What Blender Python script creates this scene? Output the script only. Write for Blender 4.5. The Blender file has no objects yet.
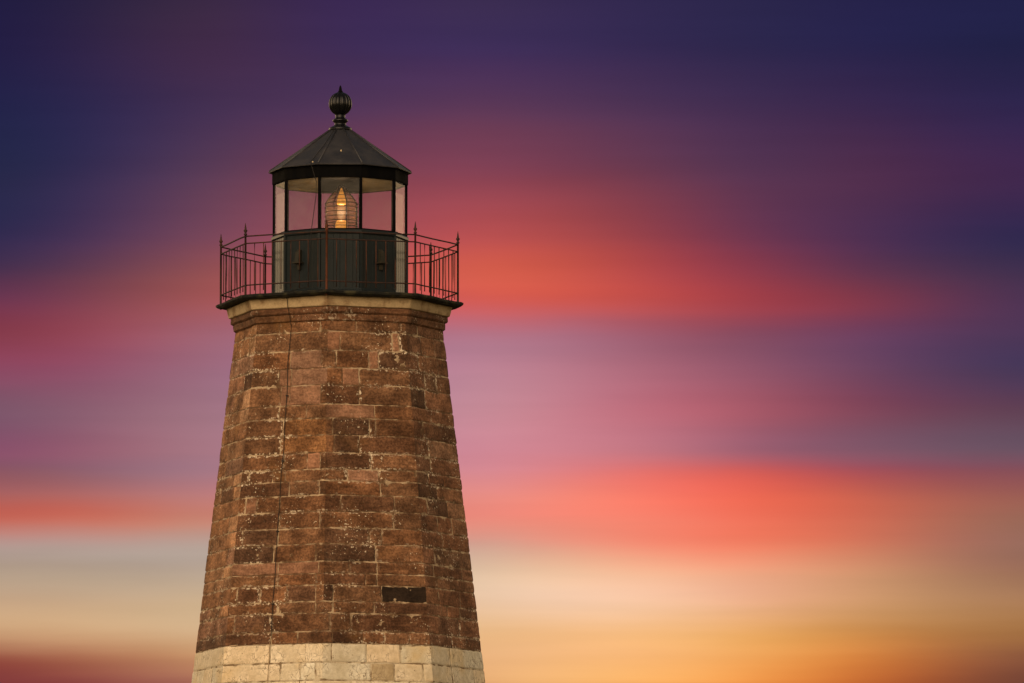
import bpy, bmesh, math, random
from mathutils import Vector, noise
random.seed(7)
S = bpy.context.scene
COL = S.collection
R_ = math.radians

# ------------------------------------------------------------------ camera
F_PX, DIST, PITCH, CAM_Z, CAM_X = 7111.0, 126.3, R_(6.2), -2.03, 3.090
cam_d = bpy.data.cameras.new('camera'); cam_d.lens = 250.0; cam_d.sensor_width = 36.0
cam_d.clip_start = 1.0; cam_d.clip_end = 20000.0
cam = bpy.data.objects.new('camera', cam_d); COL.objects.link(cam)
cam.location = (CAM_X, -DIST, CAM_Z); cam.rotation_euler = (R_(90) + PITCH, 0, 0)
S.camera = cam
S.render.resolution_x, S.render.resolution_y = 1024, 683

YAW = math.atan2(CAM_X, DIST)                      # the tower's facets are measured from the line of sight
def zy(y, near=0.0):                                # height measured off the photograph at a given depth
    return CAM_Z + (DIST - near) * math.tan(PITCH - math.atan((y - 341.5) / F_PX))
def dr(th):                                         # unit vector in plan, 0 = towards the viewer, + = to the right
    a = R_(th) + YAW
    return Vector((math.sin(a), -math.cos(a), 0))
PX = DIST / F_PX                                    # metres in one pixel at the tower

# ------------------------------------------------------------------ helpers
class MB:
    def __init__(s): s.v, s.f, s.sm = [], [], []
    def add(s, vs, fs, smooth=False):
        o = len(s.v); s.v += [tuple(p) for p in vs]
        for f in fs: s.f.append(tuple(i + o for i in f)); s.sm.append(smooth)
    def box(s, c, ax, ay, az, sx, sy, sz, bev=0.0):
        c = Vector(c); vs = []
        hx, hy, hz = sx/2, sy/2, sz/2
        for kz in (-1, 1):
            for kx, ky in ((-1,-1),(1,-1),(1,1),(-1,1)):
                vs.append(c + ax*kx*hx + ay*ky*hy + az*kz*hz)
        s.add(vs, [(3,2,1,0),(4,5,6,7),(0,1,5,4),(1,2,6,5),(2,3,7,6),(3,0,4,7)])
    def tube(s, pts, r, n=6, caps=True):
        pts = [Vector(p) for p in pts]; rs = r if isinstance(r, (list, tuple)) else [r]*len(pts)
        rings = []
        for i, p in enumerate(pts):
            d = (pts[min(i+1, len(pts)-1)] - pts[max(i-1, 0)]).normalized()
            a = d.cross(Vector((0,0,1)))
            if a.length < 1e-3: a = d.cross(Vector((1,0,0)))
            a.normalize(); b = d.cross(a)
            rings += [p + (a*math.cos(2*math.pi*k/n) + b*math.sin(2*math.pi*k/n))*rs[i] for k in range(n)]
        fs = []
        for i in range(len(pts)-1):
            for k in range(n):
                k2 = (k+1) % n
                fs.append((i*n+k, i*n+k2, (i+1)*n+k2, (i+1)*n+k))
        if caps:
            fs.append(tuple(range(n-1, -1, -1))); fs.append(tuple(range((len(pts)-1)*n, len(pts)*n)))
        s.add(rings, fs, True)
    def lathe(s, prof, c=(0,0), n=32, start=0.0, lobes=0, amp=0.0, smooth=True):
        vs = []
        for r, z in prof:
            for k in range(n):
                th = 360.0*k/n + start
                rr = r*(1 - amp*(1 - abs(math.sin(math.radians(th)*lobes/2))**0.5)) if lobes else r
                d = dr(th); vs.append((c[0]+d.x*rr, c[1]+d.y*rr, z))
        fs = []
        for i in range(len(prof)-1):
            for k in range(n):
                k2 = (k+1) % n
                fs.append((i*n+k, i*n+k2, (i+1)*n+k2, (i+1)*n+k))
        s.add(vs, fs, smooth)
    def build(s, name, mat, parent=None, recalc=True):
        me = bpy.data.meshes.new(name); me.from_pydata(s.v, [], s.f)
        me.polygons.foreach_set('use_smooth', s.sm)
        if recalc:
            bm = bmesh.new(); bm.from_mesh(me); bmesh.ops.recalc_face_normals(bm, faces=bm.faces); bm.to_mesh(me); bm.free()
        me.materials.append(mat)
        o = bpy.data.objects.new(name, me); COL.objects.link(o)
        if parent: o.parent = parent
        return o
def empty(name, label, cat):
    o = bpy.data.objects.new(name, None); COL.objects.link(o); o['label'] = label; o['category'] = cat
    o.empty_display_size = .3
    return o
def lin(c): return tuple(((x/255)/12.92 if x/255 <= .04045 else ((x/255+.055)/1.055)**2.4) for x in c)

# ------------------------------------------------------------------ node helpers
class NT:
    def __init__(s, tree): s.t = tree; s.n = tree.nodes; s.l = tree.links
    def new(s, t, **kw):
        n = s.n.new(t)
        for k, v in kw.items(): setattr(n, k, v)
        return n
    def put(s, inp, v):
        if hasattr(v, 'is_output'): s.l.new(v, inp)
        else: inp.default_value = v
    def math(s, op, a, b=0.0, c=0.0, clamp=False):
        n = s.new('ShaderNodeMath', operation=op, use_clamp=clamp)
        for i, v in enumerate((a, b, c)): s.put(n.inputs[i], v)
        return n.outputs[0]
    def mr(s, v, a, b, c=0.0, d=1.0, kind='SMOOTHSTEP'):
        n = s.new('ShaderNodeMapRange', interpolation_type=kind)
        for i, q in enumerate((v, a, b, c, d)): s.put(n.inputs[i], q)
        return n.outputs[0]
    def mix(s, f, a, b, blend='MIX'):
        n = s.new('ShaderNodeMix', data_type='RGBA', blend_type=blend)
        s.put(n.inputs['Factor'], f)
        A = [i for i in n.inputs if i.name == 'A' and i.type == 'RGBA'][0]
        B = [i for i in n.inputs if i.name == 'B' and i.type == 'RGBA'][0]
        for inp, v in ((A, a), (B, b)):
            if isinstance(v, tuple) and len(v) == 3: v = v + (1,)
            s.put(inp, v)
        return [o for o in n.outputs if o.type == 'RGBA'][0]
    def noise(s, vec, scale, detail=4.0, rough=.55, dist=0.0):
        n = s.new('ShaderNodeTexNoise')
        if vec is not None: s.l.new(vec, n.inputs['Vector'])
        n.inputs['Scale'].default_value = scale; n.inputs['Detail'].default_value = detail
        n.inputs['Roughness'].default_value = rough; n.inputs['Distortion'].default_value = dist
        return n.outputs[0]
    def attr(s, name, out):
        return s.new('ShaderNodeAttribute', attribute_name=name).outputs[out]
def material(name):
    m = bpy.data.materials.new(name); m.use_nodes = True
    t = NT(m.node_tree); t.b = m.node_tree.nodes['Principled BSDF']
    t.obj = t.new('ShaderNodeTexCoord').outputs['Object']
    t.pos = t.new('ShaderNodeNewGeometry').outputs['Position']
    return m, t
def bump(t, h, strength, dist):
    n = t.new('ShaderNodeBump'); n.inputs['Strength'].default_value = strength; n.inputs['Distance'].default_value = dist
    t.l.new(h, n.inputs['Height']); t.l.new(n.outputs[0], t.b.inputs['Normal'])
def worn(name, col, col2, rough=.5, scale=6.0, spec=.5, metal=0.0, lo=.42, hi=.66, bs=.15, streak=False):
    m, t = material(name)
    v = t.pos
    if streak:
        mp = t.new('ShaderNodeMapping'); mp.inputs['Scale'].default_value = (1, 1, .12); t.l.new(t.pos, mp.inputs['Vector']); v = mp.outputs[0]
    n1 = t.noise(v, scale, 6, .6); n2 = t.noise(t.pos, scale*7, 4, .6)
    c = t.mix(t.mr(n1, lo, hi), col, col2)
    c = t.mix(1.0, c, t.mix(n2, (.6,.6,.6), (1.35,1.35,1.35)), 'MULTIPLY')
    t.l.new(c, t.b.inputs['Base Color'])
    t.put(t.b.inputs['Roughness'], t.mr(n1, .3, .7, rough*.8, min(1, rough*1.2), 'LINEAR'))
    t.b.inputs['Metallic'].default_value = metal; t.b.inputs['Specular IOR Level'].default_value = spec
    bump(t, n2, bs, .01)
    return m

# ------------------------------------------------------------------ materials
def stone_material():
    m, t = material('brown_sandstone')
    tint = t.attr('tint', 'Color'); edge = t.attr('edge', 'Fac'); res = t.attr('residue', 'Fac')
    n1 = t.noise(t.pos, 2.6, 8, .62); n2 = t.noise(t.pos, 26, 6, .68); n3 = t.noise(t.pos, 60, 3, .6)
    mp = t.new('ShaderNodeMapping'); mp.inputs['Scale'].default_value = (1, 1, 5); t.l.new(t.pos, mp.inputs['Vector'])
    bed = t.noise(mp.outputs[0], 3.0, 6, .65)                                     # bedding of the sandstone
    rgh = t.mr(res, .35, 1.0, .7, 1.0, 'LINEAR')
    c = t.mix(rgh, tint, t.mix(t.mr(n1, .32, .68), (.58,.54,.50), (1.38,1.38,1.38)), 'MULTIPLY')
    c = t.mix(rgh, c, t.mix(t.mr(n2, .34, .66), (.60,.57,.54), (1.36,1.38,1.38)), 'MULTIPLY')
    c = t.mix(1.0, c, t.mix(t.mr(bed, .32, .68), (.74,.72,.69), (1.2,1.2,1.19)), 'MULTIPLY')
    och = t.mr(t.noise(t.pos, 1.15, 3, .5), .60, .76)
    c = t.mix(t.math('MULTIPLY', och, .30), c, (.24,.115,.030))
    grime = t.mr(t.noise(t.pos, 5.0, 5, .6, .4), .58, .72)
    c = t.mix(t.math('MULTIPLY', grime, .45), c, (.032,.017,.009))
    # old whitewash and lime mortar caught along the joints
    reg = t.mr(t.noise(t.pos, 1.05, 3, .55), .47, .62)
    wid = t.math('ADD', t.math('MULTIPLY', t.noise(t.pos, 9, 4, .65), .11), -.022)
    near = t.mr(t.math('SUBTRACT', wid, edge), -.010, .012)
    spk = t.mr(t.noise(t.pos, 21, 3, .6), .49, .60)
    w = t.math('MULTIPLY', t.math('MULTIPLY', near, spk), t.math('ADD', t.math('MULTIPLY', reg, .90), .05))
    sp2 = t.math('MULTIPLY', t.mr(t.noise(t.pos, 27, 2, .5), .648, .69), t.mr(t.noise(t.pos, 1.7, 2, .5, .3), .52, .62))
    w = t.math('MULTIPLY', t.math('MAXIMUM', w, sp2), res, clamp=True)
    c = t.mix(w, c, t.mix(n3, (.52,.42,.30), (.80,.69,.52)))
    t.l.new(c, t.b.inputs['Base Color'])
    t.b.inputs['Roughness'].default_value = .92; t.b.inputs['Specular IOR Level'].default_value = .2
    h = t.math('ADD', t.math('MULTIPLY', n2, .7), t.math('MULTIPLY', n3, .3))
    bump(t, h, .55, .02)
    return m
def paint_material():
    m, t = material('flaking_white_paint')
    tint = t.attr('tint', 'Color'); edge = t.attr('edge', 'Fac')
    n1 = t.noise(t.pos, 2.2, 7, .6); n2 = t.noise(t.pos, 14, 6, .7); n3 = t.noise(t.pos, 55, 3, .6)
    c = t.mix(1.0, tint, t.mix(t.mr(n1, .3, .7), (.80,.76,.68), (1.1,1.1,1.1)), 'MULTIPLY')
    c = t.mix(1.0, c, t.mix(t.mr(n2, .3, .7), (.82,.80,.76), (1.08,1.08,1.08)), 'MULTIPLY')
    c = t.mix(t.math('MULTIPLY', t.mr(t.noise(t.pos, 1.3, 3, .5), .52, .7), .45), c, (.62,.42,.17))
    mp = t.new('ShaderNodeMapping'); mp.inputs['Scale'].default_value = (1.6, 1.6, 1); t.l.new(t.pos, mp.inputs['Vector'])
    vo = t.new('ShaderNodeTexVoronoi', feature='DISTANCE_TO_EDGE'); vo.inputs['Scale'].default_value = 7
    wp = t.new('ShaderNodeVectorMath', operation='ADD'); t.l.new(mp.outputs[0], wp.inputs[0])
    nz = t.new('ShaderNodeTexNoise'); nz.inputs['Scale'].default_value = 6; t.l.new(t.pos, nz.inputs['Vector'])
    sc = t.new('ShaderNodeVectorMath', operation='SCALE'); t.l.new(nz.outputs[1], sc.inputs[0]); sc.inputs['Scale'].default_value = .35
    t.l.new(sc.outputs[0], wp.inputs[1]); t.l.new(wp.outputs[0], vo.inputs['Vector'])
    crack = t.math('MULTIPLY', t.mr(vo.outputs['Distance'], .05, .0), t.mr(n1, .42, .55))
    jt = t.math('MULTIPLY', t.mr(edge, .010, .003), t.mr(n1, .40, .58))
    chip = t.math('MULTIPLY', t.mr(n2, .60, .66), t.mr(t.noise(t.pos, 1.9, 2, .5), .55, .66))
    k = t.math('MAXIMUM', t.math('MAXIMUM', t.math('MULTIPLY', crack, .75), t.math('MULTIPLY', jt, .6)), chip, clamp=True)
    c = t.mix(k, c, (.13,.075,.035))
    t.l.new(c, t.b.inputs['Base Color']); t.b.inputs['Roughness'].default_value = .85; t.b.inputs['Specular IOR Level'].default_value = .25
    bump(t, t.math('ADD', n2, t.math('MULTIPLY', k, -1.2)), .5, .015)
    return m
M_STONE = stone_material(); M_PAINT = paint_material()
M_CORE = worn('lime_mortar', (.11,.062,.032), (.44,.33,.21), .95, 3.5, .1, 0, .42, .60, .4)
M_JOINT = worn('painted_mortar', (.52,.44,.31), (.20,.14,.08), .95, 6.0, .1, 0, .42, .6, .4)
M_BAND = worn('weathered_cream_paint', (.46,.345,.20), (.25,.16,.085), .85, 4.0, .2, 0, .46, .68, .35)
M_DECK = worn('tarred_gallery_deck', (.009,.009,.007), (.046,.042,.022), .85, 6.0, .2, 0, .47, .66, .6)
M_IRON = worn('rusting_black_iron', (.022,.011,.009), (.052,.020,.011), .75, 5.0, .3, 0, .45, .62, .3)
M_RUST = worn('rusty_iron', (.11,.034,.015), (.055,.020,.011), .85, 6.0, .2, 0, .45, .65, .3)
M_BAR = worn('rust_flecked_iron', (.075,.027,.013), (.035,.015,.010), .8, 6.0, .2, 0, .45, .65, .3)
M_BLACK = worn('black_paint', (.0025,.0025,.0027), (.006,.0055,.005), .85, 5.0, .04, 0, .45, .7, .06, True)
M_GLOSS = worn('black_gloss_paint', (.004,.004,.0045), (.008,.0078,.0075), .25, 5.0, .25, 0, .45, .7, .04)
M_WALL = worn('dark_painted_iron', (.0155,.0205,.0225), (.022,.0240,.0225), .20, 5.0, .05, 0, .5, .74, .06, True)
M_ROOF = worn('dark_roof_sheet', (.018,.0178,.0215), (.030,.028,.030), .55, 3.0, .5, 0, .42, .7, .15)
M_CREAM = worn('cream_ceiling_paint', (.62,.49,.29), (.50,.37,.20), .6, 2.0, .3, 0, .4, .7, .1)
M_SLATE = worn('slate_grey', (.009,.016,.034), (.013,.020,.038), .5, 3.0, .3, 0, .4, .7, .05)
M_BRASS = worn('tarnished_brass', (.012,.008,.006), (.007,.005,.004), .6, 8.0, .2, 0, .4, .7, .05)
M_VENT = worn('drab_painted_iron', (.022,.022,.016), (.034,.028,.018), .6, 8.0, .2)
M_SLOT = worn('soot_black_stone', (.010,.008,.006), (.024,.016,.010), .95, 9.0, .1, 0, .4, .7, .5)
M_CABLE = worn('weathered_copper_cable', (.012,.010,.009), (.022,.018,.014), .7, 8.0, .3)
M_GRASS = worn('dry_coastal_grass', (.085,.080,.030), (.14,.105,.050), .95, .25, .1, 0, .4, .65, .4)
def glass_material(name, tint, rough, ior, body=0.0, body_col=(.8,.8,.8)):
    m, t = material(name)
    t.n.remove(t.b)
    out = [n for n in t.n if n.type == 'OUTPUT_MATERIAL'][0]
    fr = t.new('ShaderNodeFresnel'); fr.inputs['IOR'].default_value = ior
    gl = t.new('ShaderNodeBsdfGlossy'); gl.inputs['Roughness'].default_value = rough
    tr = t.new('ShaderNodeBsdfTransparent'); tr.inputs['Color'].default_value = tint + (1,)
    mx = t.new('ShaderNodeMixShader'); geo = t.new('ShaderNodeNewGeometry'); t.l.new(t.math('MULTIPLY', fr.outputs[0], t.math('SUBTRACT', 1.0, geo.outputs['Backfacing'])), mx.inputs[0]); t.l.new(tr.outputs[0], mx.inputs[1]); t.l.new(gl.outputs[0], mx.inputs[2])
    if body:                                        # pale veil standing in for sky reflections on panes; frosted prism edges on lens
        df = t.new('ShaderNodeBsdfDiffuse'); tl = t.new('ShaderNodeBsdfTranslucent')
        for q in (df, tl): q.inputs['Color'].default_value = body_col + (1,)
        m1 = t.new('ShaderNodeMixShader'); m1.inputs[0].default_value = .5; t.l.new(df.outputs[0], m1.inputs[1]); t.l.new(tl.outputs[0], m1.inputs[2])
        m2 = t.new('ShaderNodeMixShader'); t.l.new(t.mr(t.noise(t.pos, 5, 4, .6), .3, .7, body*.5, body*1.5), m2.inputs[0])
        t.l.new(mx.outputs[0], m2.inputs[1]); t.l.new(m1.outputs[0], m2.inputs[2]); mx = m2
    t.l.new(mx.outputs[0], out.inputs['Surface'])
    return m
M_PANE = glass_material('window_glass', (.95,.95,.94), .03, 1.12, .038, (.72,.68,.62))
M_LENS = glass_material('lens_prism_glass', (.70,.645,.62), .08, 1.5, .075, (.85,.47,.22))
def emit_material(name, col, strength):
    m, t = material(name)
    n = t.noise(t.pos, 30, 2, .5)
    t.b.inputs['Base Color'].default_value = (.8,.45,.12,1)
    t.put(t.b.inputs['Emission Color'], t.mix(n, tuple(x*.7 for x in col), col)); t.b.inputs['Emission Strength'].default_value = strength
    return m
M_CHIM = emit_material('glowing_glass', (1.0,.41,.10), .80)
_t = NT(M_CHIM.node_tree); _o = [n for n in _t.n if n.type == 'OUTPUT_MATERIAL'][0]; _b = _t.n['Principled BSDF']
_b.inputs['Base Color'].default_value = (.02,.012,.006,1)
_x = _t.new('ShaderNodeMixShader'); _x.inputs[0].default_value = .40; _tr = _t.new('ShaderNodeBsdfTransparent')
_t.l.new(_tr.outputs[0], _x.inputs[1]); _t.l.new(_b.outputs[0], _x.inputs[2]); _t.l.new(_x.outputs[0], _o.inputs['Surface'])
M_FLAME = emit_material('lit_lamp', (1.0,.40,.055), 1.0)

# ------------------------------------------------------------------ lighthouse
lighthouse = empty('lighthouse', 'octagonal brown stone lighthouse with white painted base and black lantern room', 'lighthouse')

# --- shaft of coursed blocks
Z_PAINT = zy(651.0)
TAPER, R_PAINT = .1210, 143*PX/.9945
def rad(z): return R_PAINT - TAPER*(z - Z_PAINT)
TH = [-6 + 45*k for k in range(8)]
def vert(k, z): return dr(TH[k % 8]) * rad(z) + Vector((0, 0, z))
def fpos(k, t, z): return vert(k, z).lerp(vert(k+1, z), t)

class Blocks:
    def __init__(s): s.v, s.f, s.tint, s.edge, s.res = [], [], [], [], []
    def block(s, k, t0, t1, z0, z1, tint, cell=.03, proud=0.0, rough=1.0, residue=1.0, sink=0.0):
        w = (fpos(k, t1, (z0+z1)/2) - fpos(k, t0, (z0+z1)/2)).length; h = z1 - z0
        cl, cr = t0 <= 1e-4, t1 >= 1 - 1e-4
        def line(L, n, a, b):
            e = min(.012, L*.12); g = min(.036, L*.25)
            n = max(1, n); inner = [g + (L-2*g)*i/n for i in range(n+1)]
            return ([0.0, e] if not a else [0.0, e]) + inner + [L-e, L]
        xs = line(w, int(w/cell), cl, cr); zs = line(h, int(h/cell), 0, 0)
        o = len(s.v); nx = len(xs); hw = .0035
        seed = Vector((random.uniform(-50, 50), random.uniform(-50, 50), random.uniform(-50, 50)))
        for zi in zs:
            for xi in xs:
                t = t0 + (t1-t0)*xi/w; z = z0 + zi
                dl = 9 if cl else xi; drr = 9 if cr else w - xi
                d = min(dl, drr, zi, h - zi)
                p0 = fpos(k, t, z)
                jit = noise.noise(p0*7 + seed)*.009 + noise.noise(p0*19 + seed)*.006
                # wander of the block's edges
                if d < .03:
                    sx = (1 if dl < drr else -1)*(hw + jit) if min(dl, drr) < .03 else 0
                    sz = (1 if zi < h - zi else -1)*(hw + jit*.9) if min(zi, h-zi) < .03 else 0
                    t += sx/w*(t1-t0); z += sz
                disp = proud - sink
                if d < .002: disp = -.014 + .25*proud
                elif d < .016: disp -= .004
                q = p0*5
                disp += rough*(.007*noise.noise(q) + .005*noise.noise(p0*14) + .003*noise.noise(p0*33))
                p = fpos(k, t, z)
                r = Vector((p.x, p.y, 0)).normalized()
                s.v.append(tuple(p + r*disp)); s.edge.append(min(d, .2)); s.tint.append(tint + (1.0,)); s.res.append(residue)
        for j in range(len(zs)-1):
            for i in range(nx-1):
                a = o + j*nx + i; s.f.append((a, a+1, a+nx+1, a+nx))
    def build(s, name, mat, parent):
        me = bpy.data.meshes.new(name); me.from_pydata(s.v, [], s.f)
        me.polygons.foreach_set('use_smooth', [True]*len(s.f))
        a = me.attributes.new('tint', 'FLOAT_COLOR', 'POINT'); a.data.foreach_set('color', [x for c in s.tint for x in c])
        a = me.attributes.new('edge', 'FLOAT', 'POINT'); a.data.foreach_set('value', s.edge)
        a = me.attributes.new('residue', 'FLOAT', 'POINT'); a.data.foreach_set('value', s.res)
        me.materials.append(mat)
        o = bpy.data.objects.new(name, me); COL.objects.link(o); o.parent = parent
        return o

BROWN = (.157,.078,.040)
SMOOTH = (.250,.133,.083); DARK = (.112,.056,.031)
courses_y = [318.5,331,349.7,367.5,384.5,403.8,417.5,434.6,452.3,468.5,480.4,494.6,511,527.5,543.5,561,573,584.5,601,612.7,631,643,662,680,698]
def z_front(y):                                    # height of a course line where it meets the foremost corner
    z = zy(y)
    for _ in range(4): z = zy(y, rad(z)*.99)
    return z
course_z = [z_front(y) for y in courses_y]
z_drop = course_z[-4+0]                            # kept for clarity: the line where the white paint starts
# vertical joints of the two front faces (x in the photograph), and special stones: (x inside the stone, kind)
joints = [
 [278.6,320,356,400], [339.6,392.5,399.5], [289.6,321,336,369,378.7], [278.6,290.5,342,359], [280,289,320.5,359],
 [278.6,306,374.8], [282.5,332.6,369.5,376], [280,334,359.5], [283.8,307,320,371], [248,272,284.8,347.6,379],
 [289,319,380.5], [245,256,279.3,341,395], [279.3,320,394], [242,278,329.5,369.5,382], [273.5,316,376],
 [278,319,350,377.5], [278,316,366,377.5], [237,260,286.7,316,333.6,382,428.5], [278,316,333.6,374.6,424], [234,272,330.6,351],
 [272,298,333,363,385,410], [270.5,332,367,401], [281,301,316,371.6,395,424], [262,300,352,410]]
special = {1:[(395,'smooth'),(333,'smooth')], 2:[(305,'smooth'),(374,'smooth'),(400,'dark')], 3:[(283,'smooth'),(305,'smooth'),(350,'smooth')],
 4:[(285,'smooth'),(305,'smooth'),(340,'dark')], 5:[(350,'smooth')], 6:[(350,'dark'),(315,'ochre')], 7:[(345,'dark'),(390,'dark'),(310,'ochre')],
 8:[(313,'smooth'),(340,'dark')], 9:[(262,'dark'),(360,'smooth')], 10:[(262,'dark')], 11:[(250,'smooth'),(334,'dark')], 12:[(260,'dark')],
 13:[(345,'dark'),(255,'dark')], 14:[(255,'vdark'),(345,'dark')], 15:[(262,'smooth'),(300,'smooth')], 16:[(345,'dark')], 17:[(325,'vdark'),(405,'slot')],
 19:[(380,'dark'),(250,'dark')], 20:[(345,'dark'),(250,'dark')]}
TINTS = {'smooth':SMOOTH, 'dark':DARK, 'vdark':(.078,.040,.023), 'slot':(.026,.016,.010), 'ochre':(.19,.092,.040)}
def jitter(c, a=.22):
    g = 1 + random.uniform(-a, a); w = random.uniform(-.06, .06)
    return (c[0]*g*(1+w), c[1]*g, c[2]*g*(1-w))
up, low = Blocks(), Blocks()
all_z = list(course_z)
while all_z[-1] > .05:
    all_z.append(max(0.0, all_z[-1] - random.uniform(.29, .36)))
if all_z[-2] - all_z[-1] < .12: all_z[-2:] = [0.0]
N_UP = 21
for ci in range(len(all_z)-1):
    z1, z0 = all_z[ci], all_z[ci+1]; zc = (z0+z1)/2; Rp = rad(zc)/PX
    painted = ci >= N_UP
    for k in range(8):
        s0, s1 = math.sin(R_(TH[k])), math.sin(R_((TH[k]+45)))
        ts, kinds = [], []
        front = k in (7, 0)
        if front and ci < len(joints):
            for x in joints[ci]:
                t = ((x-338.7)/(Rp*1.014) - s0)/(s1-s0)
                if .05 < t < .95: ts.append(t)
            for x, kind in special.get(ci, []):
                kinds.append((((x-338.7)/(Rp*1.014) - s0)/(s1-s0), kind))
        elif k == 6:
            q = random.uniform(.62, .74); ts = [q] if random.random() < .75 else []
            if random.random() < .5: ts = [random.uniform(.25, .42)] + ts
        elif k == 1:
            ts = sorted([random.uniform(.25,.45), random.uniform(.6,.8)][:random.choice((1,1,2))])
            if random.random() < .25: ts = [random.uniform(.15, .3)] + [x for x in ts if x > .4]
        else:
            x = random.uniform(.2, .5)
            while x < .85: ts.append(x); x += random.uniform(.25, .5)
        cuts = [0.0] + ts + [1.0]
        for a, b in zip(cuts[:-1], cuts[1:]):
            kind = next((kd for tt, kd in kinds if a <= tt <= b), None)
            visible = k in (6, 7, 0, 1) and ci < 25
            cell = .03 if visible else .12
            if painted:
                dirty = ci == 22 and k == 0 and any(a <= ((383-338.7)/(Rp*1.014)-s0)/(s1-s0) <= b for _ in (0,))
                low.block(k, a, b, z0, z1, (.46,.37,.24) if dirty else jitter((.70,.62,.48), .04), cell, random.uniform(-.004,.004), .7)
                continue
            if kind == 'slot':
                up.block(k, a, b, z0, z1, TINTS['slot'], cell, -.006, 1.0, 0.0); continue
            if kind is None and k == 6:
                base = (.40,.22,.122) if a > .5 else (.245,.124,.064)  # left face's side light put into its stone colour; corner stones paler still
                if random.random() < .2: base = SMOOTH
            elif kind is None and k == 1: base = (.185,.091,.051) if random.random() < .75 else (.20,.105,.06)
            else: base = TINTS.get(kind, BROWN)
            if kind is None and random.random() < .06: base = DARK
            sm = kind == 'smooth'
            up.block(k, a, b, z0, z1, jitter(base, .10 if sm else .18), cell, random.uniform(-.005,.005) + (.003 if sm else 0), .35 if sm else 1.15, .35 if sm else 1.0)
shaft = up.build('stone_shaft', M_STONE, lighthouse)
base = low.build('painted_base', M_PAINT, lighthouse); base['label'] = 'flaking cream white painted lower courses'
# mortar bed behind the stones
Z_TOP = course_z[0]
mb = MB()
for z in (Z_PAINT - .02, Z_TOP + .1): pass
vs = [dr(TH[k])*(rad(z) - .0105) + Vector((0,0,z)) for z in (course_z[N_UP]+.0, Z_TOP + .05) for k in range(8)]
mb.add(vs, [(k, (k+1) % 8, 8+(k+1) % 8, 8+k) for k in range(8)])
mb.build('mortar', M_CORE, shaft)
mb = MB()
vs = [dr(TH[k])*(rad(z) - .0075) + Vector((0,0,z)) for z in (-.3, course_z[N_UP]-.002) for k in range(8)]
mb.add(vs, [(k, (k+1) % 8, 8+(k+1) % 8, 8+k) for k in range(8)])
mb.build('mortar', M_JOINT, base)
# --- cornice and gallery deck: eight sided rings with worn edges
def octa_ring(prof, n_side=14, wob=.006, n=8, th0=-6.0):
    vs, fs = [], []; N = n*n_side
    step = 360.0/n
    for r, z in prof:
        for k in range(n):
            A, B = dr(th0+step*k)*r, dr(th0+step*(k+1))*r
            for i in range(n_side):
                p = A.lerp(B, i/n_side) + Vector((0,0,z))
                rr = Vector((p.x,p.y,0)).normalized()
                p = p + rr*noise.noise(p*4.0)*wob + rr*noise.noise(p*15.0)*wob*.6 + Vector((0,0,noise.noise(p*3.3 + Vector((9,2,5)))*wob*.9))
                vs.append(p)
    for j in range(len(prof)-1):
        for i in range(N): fs.append((j*N+i, j*N+(i+1) % N, (j+1)*N+(i+1) % N, (j+1)*N+i))
    return vs, fs
Zd_top, Zd_bot = zy(303.6), zy(308.0)
Zb_bot = zy(318.0)
r_deck = 124.5*PX/.9945
prof = [(1.0, Zd_top+.03), (r_deck-.16, Zd_top+.012), (r_deck-.03, Zd_top), (r_deck, Zd_top-.02), (r_deck-.004, Zd_bot+.030), (r_deck-.045, Zd_bot), (1.9, Zd_bot+.004)]
mb = MB(); mb.add(*octa_ring(prof, 30, .016)); deck = mb.build('gallery_deck', M_DECK, lighthouse)
rb = 113.5*PX/.9945
prof = [(1.85, Zd_bot+.02), (rb-.01, Zd_bot+.002), (rb, Zd_bot-.012), (rb-.035, Zb_bot+.012), (rb-.05, Zb_bot), (1.85, Zb_bot-.004)]
mb = MB(); mb.add(*octa_ring(prof, 22, .007)); mb.build('cornice_band', M_BAND, lighthouse)
z2, z3 = zy(324.8), zy(332.4)
r2, r3 = 109.5*PX/.9945, 106.5*PX/.9945
prof = [(1.80, Zb_bot-.003), (r2, Zb_bot-.006), (r2+.003, z2+.03), (r2-.02, z2+.008), (r3+.012, z2), (r3+.014, z2-.03), (r3+.002, z3+.03), (r3-.03, z3+.008), (1.78, z3)]
vs, fs = octa_ring(prof, 30, .011)
bl = Blocks(); bl.v = [tuple(v) for v in vs]; bl.f = fs
for i in range(len(vs)):
    bl.tint.append((.128,.062,.033,1)); j = i // 240; bl.edge.append(.008 if j in (3,4,6,7) else .03); bl.res.append(.8)
cm = bl.build('cornice_moulding', M_STONE, lighthouse)
for p in cm.data.polygons: p.use_smooth = False

# --- lantern room, ten sided, a flat face towards the viewer
RL = 68.0*PX
T10 = [-18 + 36*k for k in range(10)]
Z_SILL = zy(237.0); Z_GT = zy(184.6); Z_EAVE = zy(173.5); Z_DK = Zd_top + .012
def ring10(prof, n_side=1):
    vs, fs = octa_ring(prof, n_side, 0.0, 10, -18.0); return vs, fs
def p10(k, r, z): return dr(T10[k % 10])*r + Vector((0,0,z))
mb = MB()
mb.add(*ring10([(RL-.09, Z_DK+.005), (RL+.045, Z_DK+.006), (RL+.045, Z_DK+.10), (RL+.025, Z_DK+.115), (RL+.018, Z_DK+.14), (RL-.05, Z_DK+.142)]))     # base trim
mb.add(*ring10([(RL-.10, Z_SILL-.075), (RL+.008, Z_SILL-.075), (RL+.022, Z_SILL-.06), (RL+.022, Z_SILL-.02), (RL+.008, Z_SILL), (RL-.10, Z_SILL+.004)]))  # sill
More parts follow.
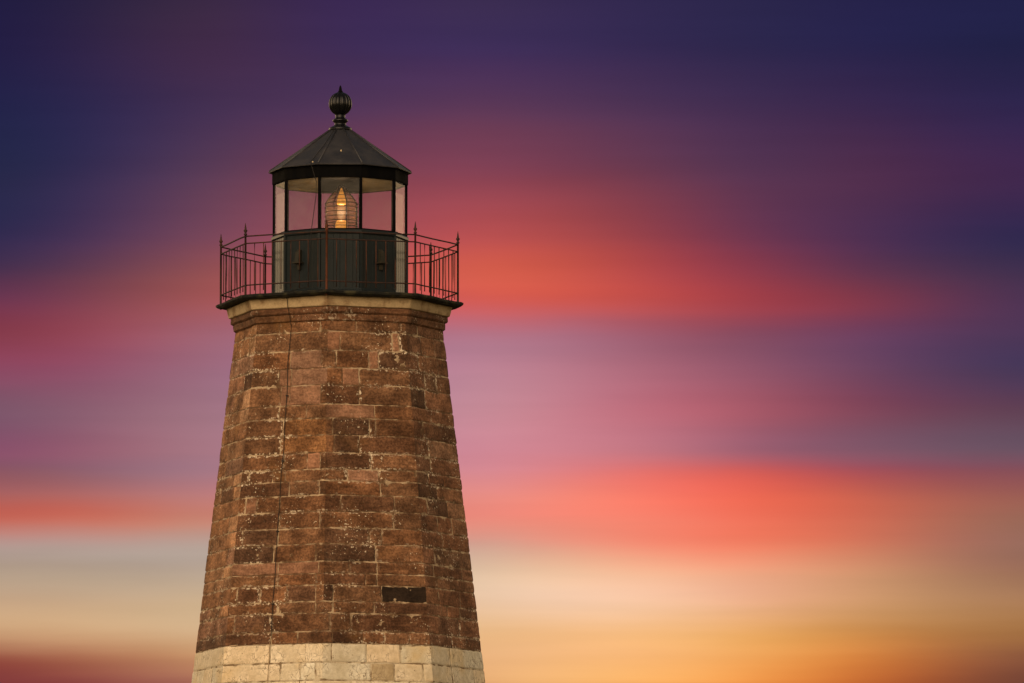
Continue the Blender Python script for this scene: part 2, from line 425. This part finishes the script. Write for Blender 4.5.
for k in range(10):                                 # corner strips
    d = dr(T10[k]); tn = Vector((-d.y, d.x, 0))
    mb.box(dr(T10[k])*(RL-.012) + Vector((0,0,(Z_DK+.142+Z_SILL-.076)/2)), tn, d, Vector((0,0,1)), .05, .05, Z_SILL-.076-Z_DK-.143)
wall = mb.build('lantern_wall', M_WALL, lighthouse)
for k in range(10):                                 # board-like panels between the corners
    A, B = p10(k, RL-.015, 0), p10(k+1, RL-.015, 0)
    tn = (B-A).normalized(); nr = Vector((tn.y, -tn.x, 0))
    if nr.dot(A) < 0: nr = -nr
    L = (B-A).length; mb = MB(); nb = 6; w = (L-.05)/nb
    zc, hz = (Z_DK+.142+Z_SILL-.076)/2, (Z_SILL-.077-Z_DK-.144)
    for i in range(nb):
        off = .025 + w*(i+.5)
        c = A + tn*off + Vector((0,0,zc)) - nr*.02
        x0, x1, g = -w/2+.0004, w/2-.0004, .006
        pts = [(x0, 0), (x0, .0185), (x0+g, .022), (x1-g, .022), (x1, .0185), (x1, 0)]
        vs = [c + tn*px + nr*py + Vector((0,0,s*hz/2)) for s in (-1, 1) for px, py in pts]
        mb.add(vs, [(j, j+1, j+7, j+6) for j in range(5)] + [tuple(range(6, 12)), (5,4,3,2,1,0)])
    mb.box((A+B)/2 - nr*.045 + Vector((0,0,zc)), tn, nr, Vector((0,0,1)), L-.02, .04, hz)
    mb.build('wall_panel', M_WALL, wall)
for th, off in ((-36, -.045), (36, .045)):          # hooded ventilators
    d = dr(th); tn = Vector((-d.y, d.x, 0)); U = Vector((0,0,1))
    c = d*(RL*.951) + tn*off; zv = zy(268) + .0
    mb = MB()
    vs = [c + tn*(sx*wd/2) + d*dp + U*(zv+h) for h, wd, dp in ((0.0,.088,.105),(.17,.082,.080),(.225,.070,.012)) for sx in (-1, 1)]
    vs += [c + tn*(sx*wd/2) - d*.0 + U*(zv+h) for h, wd in ((0.0,.088),(.17,.082),(.225,.070)) for sx in (-1, 1)]
    mb.add(vs, [(0,1,3,2),(2,3,5,4),(6,8,9,7),(8,10,11,9),(0,2,8,6),(2,4,10,8),(1,7,9,3),(3,9,11,5),(0,6,7,1),(4,5,11,10)])
    mb.box(c + d*.066 + U*(zv-.020), tn, d, U, .165, .125, .030)
    mb.box(c + d*.025 + U*(zv-.09), tn, d, U, .055, .05, .105)
    mb.build('vent', M_VENT, wall)

mb = MB()                                           # glazing bars and head ring
mb.add(*ring10([(RL-.05, Z_SILL+.001), (RL-.002, Z_SILL+.003), (RL-.004, Z_SILL+.022), (RL-.05, Z_SILL+.024)]))
mb.add(*ring10([(RL-.08, Z_GT-.010), (RL+.006, Z_GT-.012), (RL+.010, Z_GT+.01), (RL+.010, Z_EAVE+.0), (RL-.08, Z_EAVE+.002)]))
for k in range(10):
    d = dr(T10[k]); tn = Vector((-d.y, d.x, 0))
    mb.box(d*(RL-.026) + Vector((0,0,(Z_SILL+.02+Z_GT-.011)/2)), tn, d, Vector((0,0,1)), .046, .05, Z_GT-.011-Z_SILL-.02)
frame = mb.build('lantern_frame', M_BLACK, lighthouse)
for k in range(10):
    A, B = p10(k, RL-.026, 0), p10(k+1, RL-.026, 0)
    tn = (B-A).normalized(); nr = Vector((tn.y, -tn.x, 0))
    mb = MB(); mb.box((A+B)/2 + Vector((0,0,(Z_SILL+Z_GT)/2)), tn, nr, Vector((0,0,1)), (B-A).length-.046, .006, Z_GT-Z_SILL-.034)
    mb.build('glass_pane', M_PANE, frame)

# roof
RE = 72.2*PX; Z_AP = zy(130.5); RT = 11.0*PX
mb = MB()
mb.add(*ring10([(RL-.06, Z_EAVE+.006), (RE-.03, Z_EAVE+.004), (RE, Z_EAVE+.002), (RE+.004, Z_EAVE+.016), (RE-.012, Z_EAVE+.032), (RT, Z_AP), (.02, Z_AP+.002)]))
roof = mb.build('roof', M_ROOF, lighthouse)
for k in range(10):                                 # rolled seams on the hips
    mb = MB(); mb.tube([p10(k, RE-.012, Z_EAVE+.034), p10(k, RT, Z_AP+.004)], .0155, 6); mb.build('roof_seam', M_ROOF, roof)
mb = MB(); mb.add(*ring10([(RL-.0815, Z_EAVE-.01), (RL-.083, Z_GT-.014), (RL-.10, Z_GT-.010), (RL-.16, Z_GT+.02), (.6, Z_GT+.06), (.02, Z_GT+.075)])); ceil = mb.build('ceiling', M_CREAM, roof)
mb = MB()                                           # dark grey strip across the ceiling
d = dr(0); tn = Vector((-d.y, d.x, 0)); hwid = RL*.30
pts = [(-1.0, .004), (-.9, .030), (-.5, .052), (0, .062), (.5, .052), (.9, .030), (1.0, .004)]
vs = [d*(q*(RL*.951-.105)) + tn*sx*hwid + Vector((0,0,Z_GT+h-.020)) for q, h in pts for sx in (-1, 1)]
mb.add(vs, [(2*i, 2*i+1, 2*i+3, 2*i+2) for i in range(6)]); mb.build('ceiling_strip', M_SLATE, roof)
for th, q in ((-24, .02), (1, .34)):
    r0 = (RE-.03)*(1-q) + RT*q; zz = Z_EAVE+.034 + (Z_AP-Z_EAVE-.034)*q
    mb = MB(); f = math.cos(R_(18))/math.cos(R_(((th+18) % 36)-18))
    mb.lathe([(.001,.03),(.012,.02),(.016,0),(.016,-.03)], (dr(th).x*r0*f, dr(th).y*r0*f), 8)
    mb.v = [(x, y, z+zz) for x, y, z in mb.v]; mb.build('bolt', M_CREAM, roof)  # bright glint of each bolt put into its pale colour
# ball ventilator
def zp(y): return zy(y)
mb = MB(); mb.lathe([(.02, zp(131)),(11.6*PX, zp(131)),(11.8*PX, zp(129.6)),(11.4*PX, zp(128)),(9.4*PX, zp(127.2)),(6.3*PX, zp(125.6)),(5.6*PX, zp(123.4)),
          (7.6*PX, zp(121.6)),(8.0*PX, zp(120.4)),(7.2*PX, zp(119.4)),(5.3*PX, zp(118.6)),(5.0*PX, zp(116.5)),(5.4*PX, zp(115)),(.02, zp(114.5))], n=28)
vent = mb.build('ventilator', M_GLOSS, lighthouse)
mb = MB(); prof = []
yc, rr = 103.9, 12.0
for i in range(25):
    a = -math.pi/2 + math.pi*i/24
    prof.append((max(.002, rr*PX*math.cos(a)), zp(yc) + rr*PX*math.sin(a)))
mb.lathe(prof, n=96, start=0, lobes=12, amp=.16); mb.build('ball', M_GLOSS, vent)
mb = MB(); mb.lathe([(.06, zp(92.8)),(.040, zp(91.4)),(.030, zp(90.4)),(.026, zp(89.0)),(.020, zp(87.2)),(.006, zp(85.4))], n=14); mb.build('spike', M_BLACK, vent)

# gallery railing, eight posts on the corners of the deck
RR = 119.3*PX/.9945
def pr(k, z, r=RR): return dr(TH[k % 8])*r + Vector((0,0,z))
zr = [Zd_top + (304.0-y)*PX for y in (245.4, 252.6, 294.6)]
mb = MB()
for z, rad_ in zip(zr, (.0135, .0125, .0125)):
    for k in range(8):
        A, B = pr(k, z), pr(k+1, z)
        mid = [A.lerp(B, q) + Vector((0,0,noise.noise(A*3+Vector((q*2,0,z)))*.010)) for q in (0,.2,.4,.6,.8,1)]
        mid[0], mid[-1] = A, B
        mb.tube(mid, rad_, 6)
railing = mb.build('gallery_railing', M_IRON, lighthouse)
for k in range(8):
    zb, zt = Zd_top-.09, Zd_top + 72*PX
    mb = MB(); c = pr(k, 0)
    lean = dr(TH[k]+90)*random.uniform(-.006,.006)
    def P(z): return c + Vector((0,0,z)) + lean*(z-zb)
    h = zt
    mb.tube([P(zb), P(Zd_top), P(h-.22), P(h-.215), P(h-.195), P(h-.185), P(h-.17), P(h-.145), P(h-.13), P(h-.115), P(h-.06), P(h)],
            [.020,.020,.018,.030,.030,.018,.018,.034,.034,.020,.013,.003], 10)
    mb.build('post', M_RUST if k == 0 else M_IRON, railing)
for k in range(8):
    for i in range(1, 9):
        q = i/9 + random.uniform(-.006,.006)
        A, B = pr(k, zr[2]-.10), pr(k+1, zr[2]-.10)
        top = pr(k, zr[1]).lerp(pr(k+1, zr[1]), q)
        mb = MB(); lo = A.lerp(B, q)
        mb.tube([lo, lo.lerp(top, .5) + Vector((random.uniform(-.004,.004), random.uniform(-.004,.004), 0)), top], .0092, 6)
        mb.build('baluster', M_BAR if k in (7, 0) else M_IRON, railing)

# lightning conductor from the roof down the front left face
pts = []
def on_face(t, z, out): 
    p = fpos(7, t, z); r = Vector((p.x,p.y,0)).normalized(); return p + r*out
f18 = lambda th: math.cos(R_(18))/math.cos(R_(((th+18) % 36)-18))
for th, r, z in ((-20, RT+.03, Z_AP+.02), (-22, (RT+RE)/2, (Z_AP+Z_EAVE)/2+.04), (-24, RE+.012, Z_EAVE+.05), (-22.5, RE+.01, Z_EAVE-.06), (-19.5, RL+.03, Z_GT-.10), (-20, RL+.02, Z_GT-.35),
                 (-24, RL+.04, Z_SILL-.0), (-26, RL+.04, Z_SILL-.5), (-27, RL+.065, Z_DK+.16)):
    pts.append(dr(th)*r*f18(th) + Vector((0,0,z)))
tc = .488
x = [(r_deck-.25, Zd_top+.03), (r_deck+.015, Zd_top+.012), (r_deck+.02, Zd_bot+.02), (rb+.02, Zd_bot-.02), (rb-.01, Zb_bot), (r2+.02, Zb_bot-.03), (r2+.02, z2+.03), (r3+.03, z2-.02), (r3+.02, z3+.01)]
A, B = dr(-51), dr(-6)
for r, z in x: pts.append(A.lerp(B, tc)*r + Vector((0,0,z)))
zz = z3 - .05; tcz = lambda z: .490 - .022*(z3-z)/(z3-Z_PAINT)
while zz > .2:
    pts.append(on_face(tcz(zz) + (noise.noise(Vector((0,0,zz*1.3)))*.014 + noise.noise(Vector((4,0,zz*4)))*.005), zz, .020)); zz -= .12
mb = MB(); mb.tube([p for p in pts if p.z > Z_PAINT+.06], .0062, 6); cable = mb.build('conductor_cable', M_CABLE, lighthouse)
mb = MB(); mb.tube([p for p in pts if p.z < Z_PAINT+.18], .0062, 6); mb.build('conductor_cable', M_BAND, lighthouse)['label'] = 'painted over foot of the conductor cable'
for zz in (zy(405), zy(470), zy(540), zy(612)):
    p = on_face(tcz(zz) + (noise.noise(Vector((0,0,zz*1.3)))*.014 + noise.noise(Vector((4,0,zz*4)))*.005), zz, .014); n = (dr(-28.5)); tn = Vector((-n.y, n.x, 0))
    mb = MB(); mb.box(p, tn, n, Vector((0,0,1)), .05, .022, .018); mb.build('clamp', M_CABLE, cable)

# ------------------------------------------------------------------ the lens inside the lantern
lens = empty('fresnel_lens', 'glowing beehive glass lens lit inside the black lantern room', 'lens')
lx = dr(90)*(1.3*PX); cx, cy = lx.x, lx.y
zl = lambda y: zy(y + 0)
R0 = 16.3*PX
zb, zs, zt = zl(232), zl(204), zl(187.5)
mb = MB(); prof = [(R0*.94, zb)]
n_r = 9
for i in range(n_r):                                # stepped prism rings of the drum, then of the dome
    a, b = zb + (zs-zb)*i/n_r, zb + (zs-zb)*(i+1)/n_r
    prof += [(R0*1.0, a+.25*(b-a)), (R0*.95, b-.08*(b-a))]
for i in range(7):
    q0, q1 = i/7, (i+1)/7
    ra = lambda q: R0*(1 - (.78)*q**1.12)
    prof += [(ra(q0), zs+(zt-zs)*(q0+.04)), (ra(q1)*1.03, zs+(zt-zs)*(q1-.02))]
prof += [(R0*.16, zt+.01), (.01, zt+.02)]
mb.lathe(prof, (cx, cy), 40, smooth=False); mb.build('glass_barrel', M_LENS, lens)
mb = MB()
for z, r in ((zb, R0*1.03), (zs, R0*1.03), (zl(221.5), R0*1.02), (zl(224), R0*1.02), (zl(227), R0*1.02), (zl(196), R0*.70), (zt+.005, R0*.25), (zl(208), R0*1.02), (zl(212.5), R0*1.02), (zl(217), R0*1.02), (zl(200), R0*.86), (zl(192), R0*.50)):
    ring = [Vector((cx,cy,z)) + dr(360*i/32)*r for i in range(33)]
    mb.tube(ring, .0062, 5, False)
for i in range(8):
    th = 22.5 + 45*i - 4
    mb.tube([Vector((cx,cy,z)) + dr(th)*r for z, r in ((zb, R0*1.02), (zs, R0*1.02), (zs+(zt-zs)*.35, R0*.79), (zs+(zt-zs)*.7, R0*.49), (zt+.01, R0*.24))], .0095, 5)
mb.lathe([(R0*.24, zt), (R0*.22, zt+.02), (.05, zt+.04), (.01, zt+.05)], (cx, cy), 20)
mb.build('brass_frame', M_BRASS, lens)
mb = MB(); w = 5.0*PX
mb.lathe([(.005, zl(231)), (w*1.15, zl(231)), (w*1.2, zl(224.5)), (w*.95, zl(221)), (.01, zl(220.5))], (cx, cy), 20)
mb.build('burner', M_FLAME, lens); mb = MB()
mb.lathe([(.01, zl(205)), (w*.9, zl(204.5)), (w*.95, zl(202)), (w*.72, zl(197)), (w*.40, zl(192)), (w*.15, zl(188.5)), (.004, zl(187.8))], (cx, cy), 20)
mb.build('flame', M_FLAME, lens)
mb = MB(); mb.lathe([(w*.55, zl(220.6)), (w*.8, zl(216)), (w*.85, zl(211)), (w*.7, zl(206)), (w*.62, zl(204.8))], (cx, cy), 20); mb.build('chimney', M_CHIM, lens)
mb = MB(); mb.lathe([(.30, Z_DK+.035), (.30, Z_DK+.08), (.14, Z_DK+.12), (.12, zb-.15), (.26, zb-.06), (.30, zb-.012), (.01, zb-.010)], (cx, cy), 28); mb.build('pedestal', M_BLACK, lens)
ld = bpy.data.lights.new('lamp_light', 'POINT'); ld.energy = 17; ld.color = (1, .74, .44); ld.shadow_soft_size = .06
lo = bpy.data.objects.new('lamp_light', ld); COL.objects.link(lo); lo.location = (cx, cy, zl(212)); lo.parent = lens

for o_ in (wall, frame, roof, vent): o_.location.x = .0125     # the lantern stands a touch off the tower's axis
LB = Vector((cx + .0125, cy, Z_DK + .035))
for o_ in list(lens.children): o_.location = o_.location + Vector((.0125, 0, 0)) - LB
lens.location = LB

# ------------------------------------------------------------------ ground
mb = MB(); rings = [0, 2, 3, 4.5, 7, 10, 14, 20, 28, 38, 50, 65, 85, 110, 140, 200, 400, 900, 2500, 7000]
def ground_z(x, y, r):
    q = min(1, max(0, (r-9)/75)); q = q*q*(3-2*q)
    return -3.7*q + (noise.noise(Vector((x*.06, y*.06, 0)))*.35 + noise.noise(Vector((x*.25, y*.25, 3)))*.08)*min(1, r/16) * (1 if r < 300 else 0) - .03
NS = 72; vs = [(0,0,ground_z(0,0,0))]
for r in rings[1:]:
    for k in range(NS):
        x, y = r*math.cos(2*math.pi*k/NS), r*math.sin(2*math.pi*k/NS); vs.append((x, y, ground_z(x, y, r)))
fs = [(0, 1+k, 1+(k+1) % NS) for k in range(NS)]
for j in range(len(rings)-2):
    for k in range(NS): fs.append((1+j*NS+k, 1+(j+1)*NS+k, 1+(j+1)*NS+(k+1) % NS, 1+j*NS+(k+1) % NS))
mb.add(vs, fs, True); g = mb.build('ground', M_GRASS); g['kind'] = 'structure'; g['label'] = 'low grassy ground round the lighthouse'

# ------------------------------------------------------------------ sky and sun
SUN_TH, SUN_EL = -18.0, 24.0
sd = dr(SUN_TH)*math.cos(R_(SUN_EL)) + Vector((0,0,math.sin(R_(SUN_EL))))
sun_d = bpy.data.lights.new('sun', 'SUN'); sun_d.energy = 2.3; sun_d.angle = R_(75); sun_d.color = (1, .77, .53)
sun = bpy.data.objects.new('sun', sun_d); COL.objects.link(sun); sun.location = (-40, -60, 60)
sun.rotation_euler = (-sd).to_track_quat('-Z', 'Y').to_euler()

SKY_Y = [-120, 0, 60, 120, 180, 240, 275, 305, 335, 370, 410, 452, 472, 495, 520, 545, 570, 600, 630, 655, 683, 760]
SKY = {   # dusk cloud colours by bearing (photograph column) and height
 20: ['1a1a38','201c40','221e44','222448','262848','302a4e','4a304e','703650','823a4a','8c4860','7a5468','88506a','8c5664','a8605e','c4685a','b4948c','b09a88','c4a486','cea47c','9c5c48','823a3a','703030'],
 100: ['1e1a3c','2c2340','322649','2e2850','362c54','4c3456','6c3e50','864450','9a4858','945068','8e5e70','9a6070','926470','b06a68','ca6c5a','b69a90','b49e8a','c8a888','d4aa80','b47858','8c443e','703030'],
 200: ['241c40','3c2a42','442c48','463252','5c3e56','784858','925252','a05858','a06470','9c6c7c','a07480','a87a84','a27884','b87e7e','c08674','b6a094','b6a292','c8ac8c','d0ae88','c8966c','a46a58','803838'],
 340: ['2a2044','3a2854','422e54','5a3856','80424f','a04e58','b85456','b85a66','a86c82','a87490','a8788e','b67c8e','c07c84','d47c74','dc8070','c0988c','c4ac98','dcba90','e0b686','d89e6a','b8704c','904038'],
 490: ['2a2242','3c2e50','46305a','6a3c56','924656','c45450','de624c','d4605a','b87888','c08896','cc909a','d48c98','da8e96','e4908a','e88e80','d0a492','e0c0a2','ecc8a8','e8b988','e8b482','e8b078','d09050'],
 570: ['262042','362a52','402e54','5e3854','803e4c','b04c48','cc5648','cc5a54','ae6c7e','b87686','c67c8a','d4828c','e0807e','f88874','fa8a74','ec9a80','f4c09c','f8ccac','f4bc88','f8ba7e','f6b670','d08c48'],
 660: ['241e40','30284e','382a50','523454','6e3a4e','943f4a','b2464a','bc4e4e','9e5666','aa6474','c06a78','c67680','ea7068','fa7866','fa846e','fa8c72','f8b490','fac8a4','f8be84','fab876','f8b062','d07c34'],
 760: ['221e3e','2a264a','30284c','442e50','543452','6a3650','8c3a4a','9c3e4a','844a5e','905468','a25664','985a6c','d05a54','ee644e','f06e54','f47e60','f09e7c','ecaa84','eaa862','f0a456','f09444','c06424'],
 860: ['1e1c3c','26224a','2c244c','40294c','542f4c','4e3052','64364e','843a4a','6e4060','6e4460','7e4458','84586a','a2505a','c66250','d06a52','d47a5c','d4946c','d09a6a','cc8c50','dc843e','c6642c','904420'],
 990: ['1c1c38','222248','242246','32264e','40284e','30294e','40304e','4c3454','4c3656','463858','5e4054','6a5262','84505a','965c54','986858','946a5c','986c58','a87a58','a47246','8a583e','6c4034','502c24'],
}
w = bpy.data.worlds.new('World'); S.world = w; w.use_nodes = True
T = NT(w.node_tree); T.n.clear()
gen = T.new('ShaderNodeTexCoord').outputs['Generated']
sep = T.new('ShaderNodeSeparateXYZ'); T.l.new(gen, sep.inputs[0]); X, Y, Z = sep.outputs
hyp = T.math('SQRT', T.math('MAXIMUM', T.math('ADD', T.math('MULTIPLY', X, X), T.math('MULTIPLY', Y, Y)), 1e-6))
az = T.math('ARCTAN2', X, Y); v = T.math('DIVIDE', Z, hyp)
px = T.math('ADD', T.math('MULTIPLY', T.math('TANGENT', T.math('MINIMUM', T.math('MAXIMUM', az, -1.2), 1.2)), F_PX), 512.0)
def v_of(y): return math.tan(PITCH - math.atan((y-341.5)/F_PX))
v0, v1 = v_of(SKY_Y[-1]), v_of(SKY_Y[0])
cmb = T.new('ShaderNodeCombineXYZ'); T.l.new(T.math('MULTIPLY', az, 26.0), cmb.inputs[0]); T.l.new(T.math('MULTIPLY', v, 330.0), cmb.inputs[1])
st = T.noise(cmb.outputs[0], 1.0, 3, .5)
cmb2 = T.new('ShaderNodeCombineXYZ'); T.l.new(T.math('MULTIPLY', az, 55.0), cmb2.inputs[0]); T.l.new(T.math('MULTIPLY', v, 110.0), cmb2.inputs[1]); cmb2.inputs[2].default_value = 3.3
st2 = T.noise(cmb2.outputs[0], 1.0, 2, .5)
vv = T.math('ADD', v, T.math('MULTIPLY', T.math('SUBTRACT', st, .5), 7.0/F_PX))
vv = T.math('ADD', vv, T.math('MULTIPLY', T.math('SUBTRACT', st2, .5), 7.0/F_PX))
pxc = T.math('MINIMUM', T.math('MAXIMUM', px, -80.0), 1110.0)
fac = T.math('DIVIDE', T.math('SUBTRACT', vv, v0), v1 - v0, clamp=True)
xs = sorted(SKY)
def hx(c): return lin((int(c[:2],16), int(c[2:4],16), int(c[4:],16)))
STEP = 68.0
num, den = None, None
for i in range(-1, 17):
    xc = i*STEP
    xq = min(max(xc, xs[0]), xs[-1]); j = max(0, min(len(xs)-2, sum(1 for q in xs if q <= xq)-1)); f = (xq-xs[j])/(xs[j+1]-xs[j])
    cols = [tuple(p*(1-f)+q*f for p, q in zip(hx(c0), hx(c1))) for c0, c1 in zip(SKY[xs[j]], SKY[xs[j+1]])]
    rp = T.new('ShaderNodeValToRGB'); cr = rp.color_ramp; cr.interpolation = 'CARDINAL'
    stops = sorted(((v_of(y)-v0)/(v1-v0), c) for y, c in zip(SKY_Y, cols))
    while len(cr.elements) > 1: cr.elements.remove(cr.elements[-1])
    for j, (p, c) in enumerate(stops):
        e = cr.elements[0] if j == 0 else cr.elements.new(min(1, max(0, p)))
        e.position = min(1, max(0, p)); e.color = c + (1,)
    T.l.new(fac, rp.inputs[0])
    d_ = T.math('DIVIDE', T.math('SUBTRACT', pxc, xc), STEP*.95)
    wt = T.math('EXPONENT', T.math('MULTIPLY', T.math('MULTIPLY', d_, d_), -1.0))
    sc_ = T.new('ShaderNodeVectorMath', operation='SCALE'); T.l.new(rp.outputs[0], sc_.inputs[0]); T.l.new(wt, sc_.inputs['Scale'])
    if num is None: num, den = sc_.outputs[0], wt
    else:
        ad_ = T.new('ShaderNodeVectorMath', operation='ADD'); T.l.new(num, ad_.inputs[0]); T.l.new(sc_.outputs[0], ad_.inputs[1])
        num, den = ad_.outputs[0], T.math('ADD', den, wt)
sc_ = T.new('ShaderNodeVectorMath', operation='SCALE'); T.l.new(num, sc_.inputs[0]); T.l.new(T.math('DIVIDE', 1.0, den), sc_.inputs['Scale'])
cur = sc_.outputs[0]
cur = T.mix(1.0, cur, T.mix(st, (.91,.915,.92), (1.09,1.085,1.08)), 'MULTIPLY')
bg_c = T.new('ShaderNodeBackground'); T.l.new(cur, bg_c.inputs[0]); bg_c.inputs[1].default_value = 1.0
sky = T.new('ShaderNodeTexSky'); sky.sky_type = 'NISHITA'; sky.sun_disc = False
sky.sun_elevation = R_(SUN_EL); sky.sun_rotation = math.atan2(sd.x, sd.y); sky.dust_density = 3.0; sky.ozone_density = 1.0
# rest of the sky: dusk air, plus unseen warm glow added for side light
aa = T.math('ABSOLUTE', az)
lobe = T.math('MULTIPLY', T.mr(aa, R_(14), R_(32)), T.mr(aa, R_(75), R_(45)))
lobe = T.math('ADD', lobe, T.math('MULTIPLY', T.math('MULTIPLY', T.mr(aa, R_(45), R_(75)), T.mr(aa, R_(140), R_(100))), .42))
lobe = T.math('MULTIPLY', lobe, T.mr(v, .75, .10))
lobe = T.math('MULTIPLY', lobe, T.mr(az, -.3, .3, 1.0, .88))
bg_s = T.new('ShaderNodeBackground'); T.l.new(T.mix(1.0, sky.outputs[0], (1.0,.80,.58), 'MULTIPLY'), bg_s.inputs[0]); bg_s.inputs[1].default_value = .075
bg_g = T.new('ShaderNodeBackground'); bg_g.inputs[0].default_value = (1.0,.66,.34,1); T.l.new(T.math('MULTIPLY', lobe, 2.3), bg_g.inputs[1])
ad = T.new('ShaderNodeAddShader'); T.l.new(bg_s.outputs[0], ad.inputs[0]); T.l.new(bg_g.outputs[0], ad.inputs[1])
msk = T.math('MULTIPLY', T.mr(aa, R_(26), R_(9)), T.mr(v, .42, .24))
mx = T.new('ShaderNodeMixShader'); T.l.new(msk, mx.inputs[0]); T.l.new(ad.outputs[0], mx.inputs[1]); T.l.new(bg_c.outputs[0], mx.inputs[2])
out = T.new('ShaderNodeOutputWorld'); T.l.new(mx.outputs[0], out.inputs[0])

vs_ = S.view_settings; S.display_settings.display_device = 'sRGB'
vs_.view_transform = 'Standard'; vs_.look = 'None'; vs_.exposure = 0.0; vs_.gamma = 1.0; vs_.use_curve_mapping = False
S.render.engine = 'CYCLES'; S.cycles.transparent_max_bounces = 16; S.cycles.max_bounces = 8
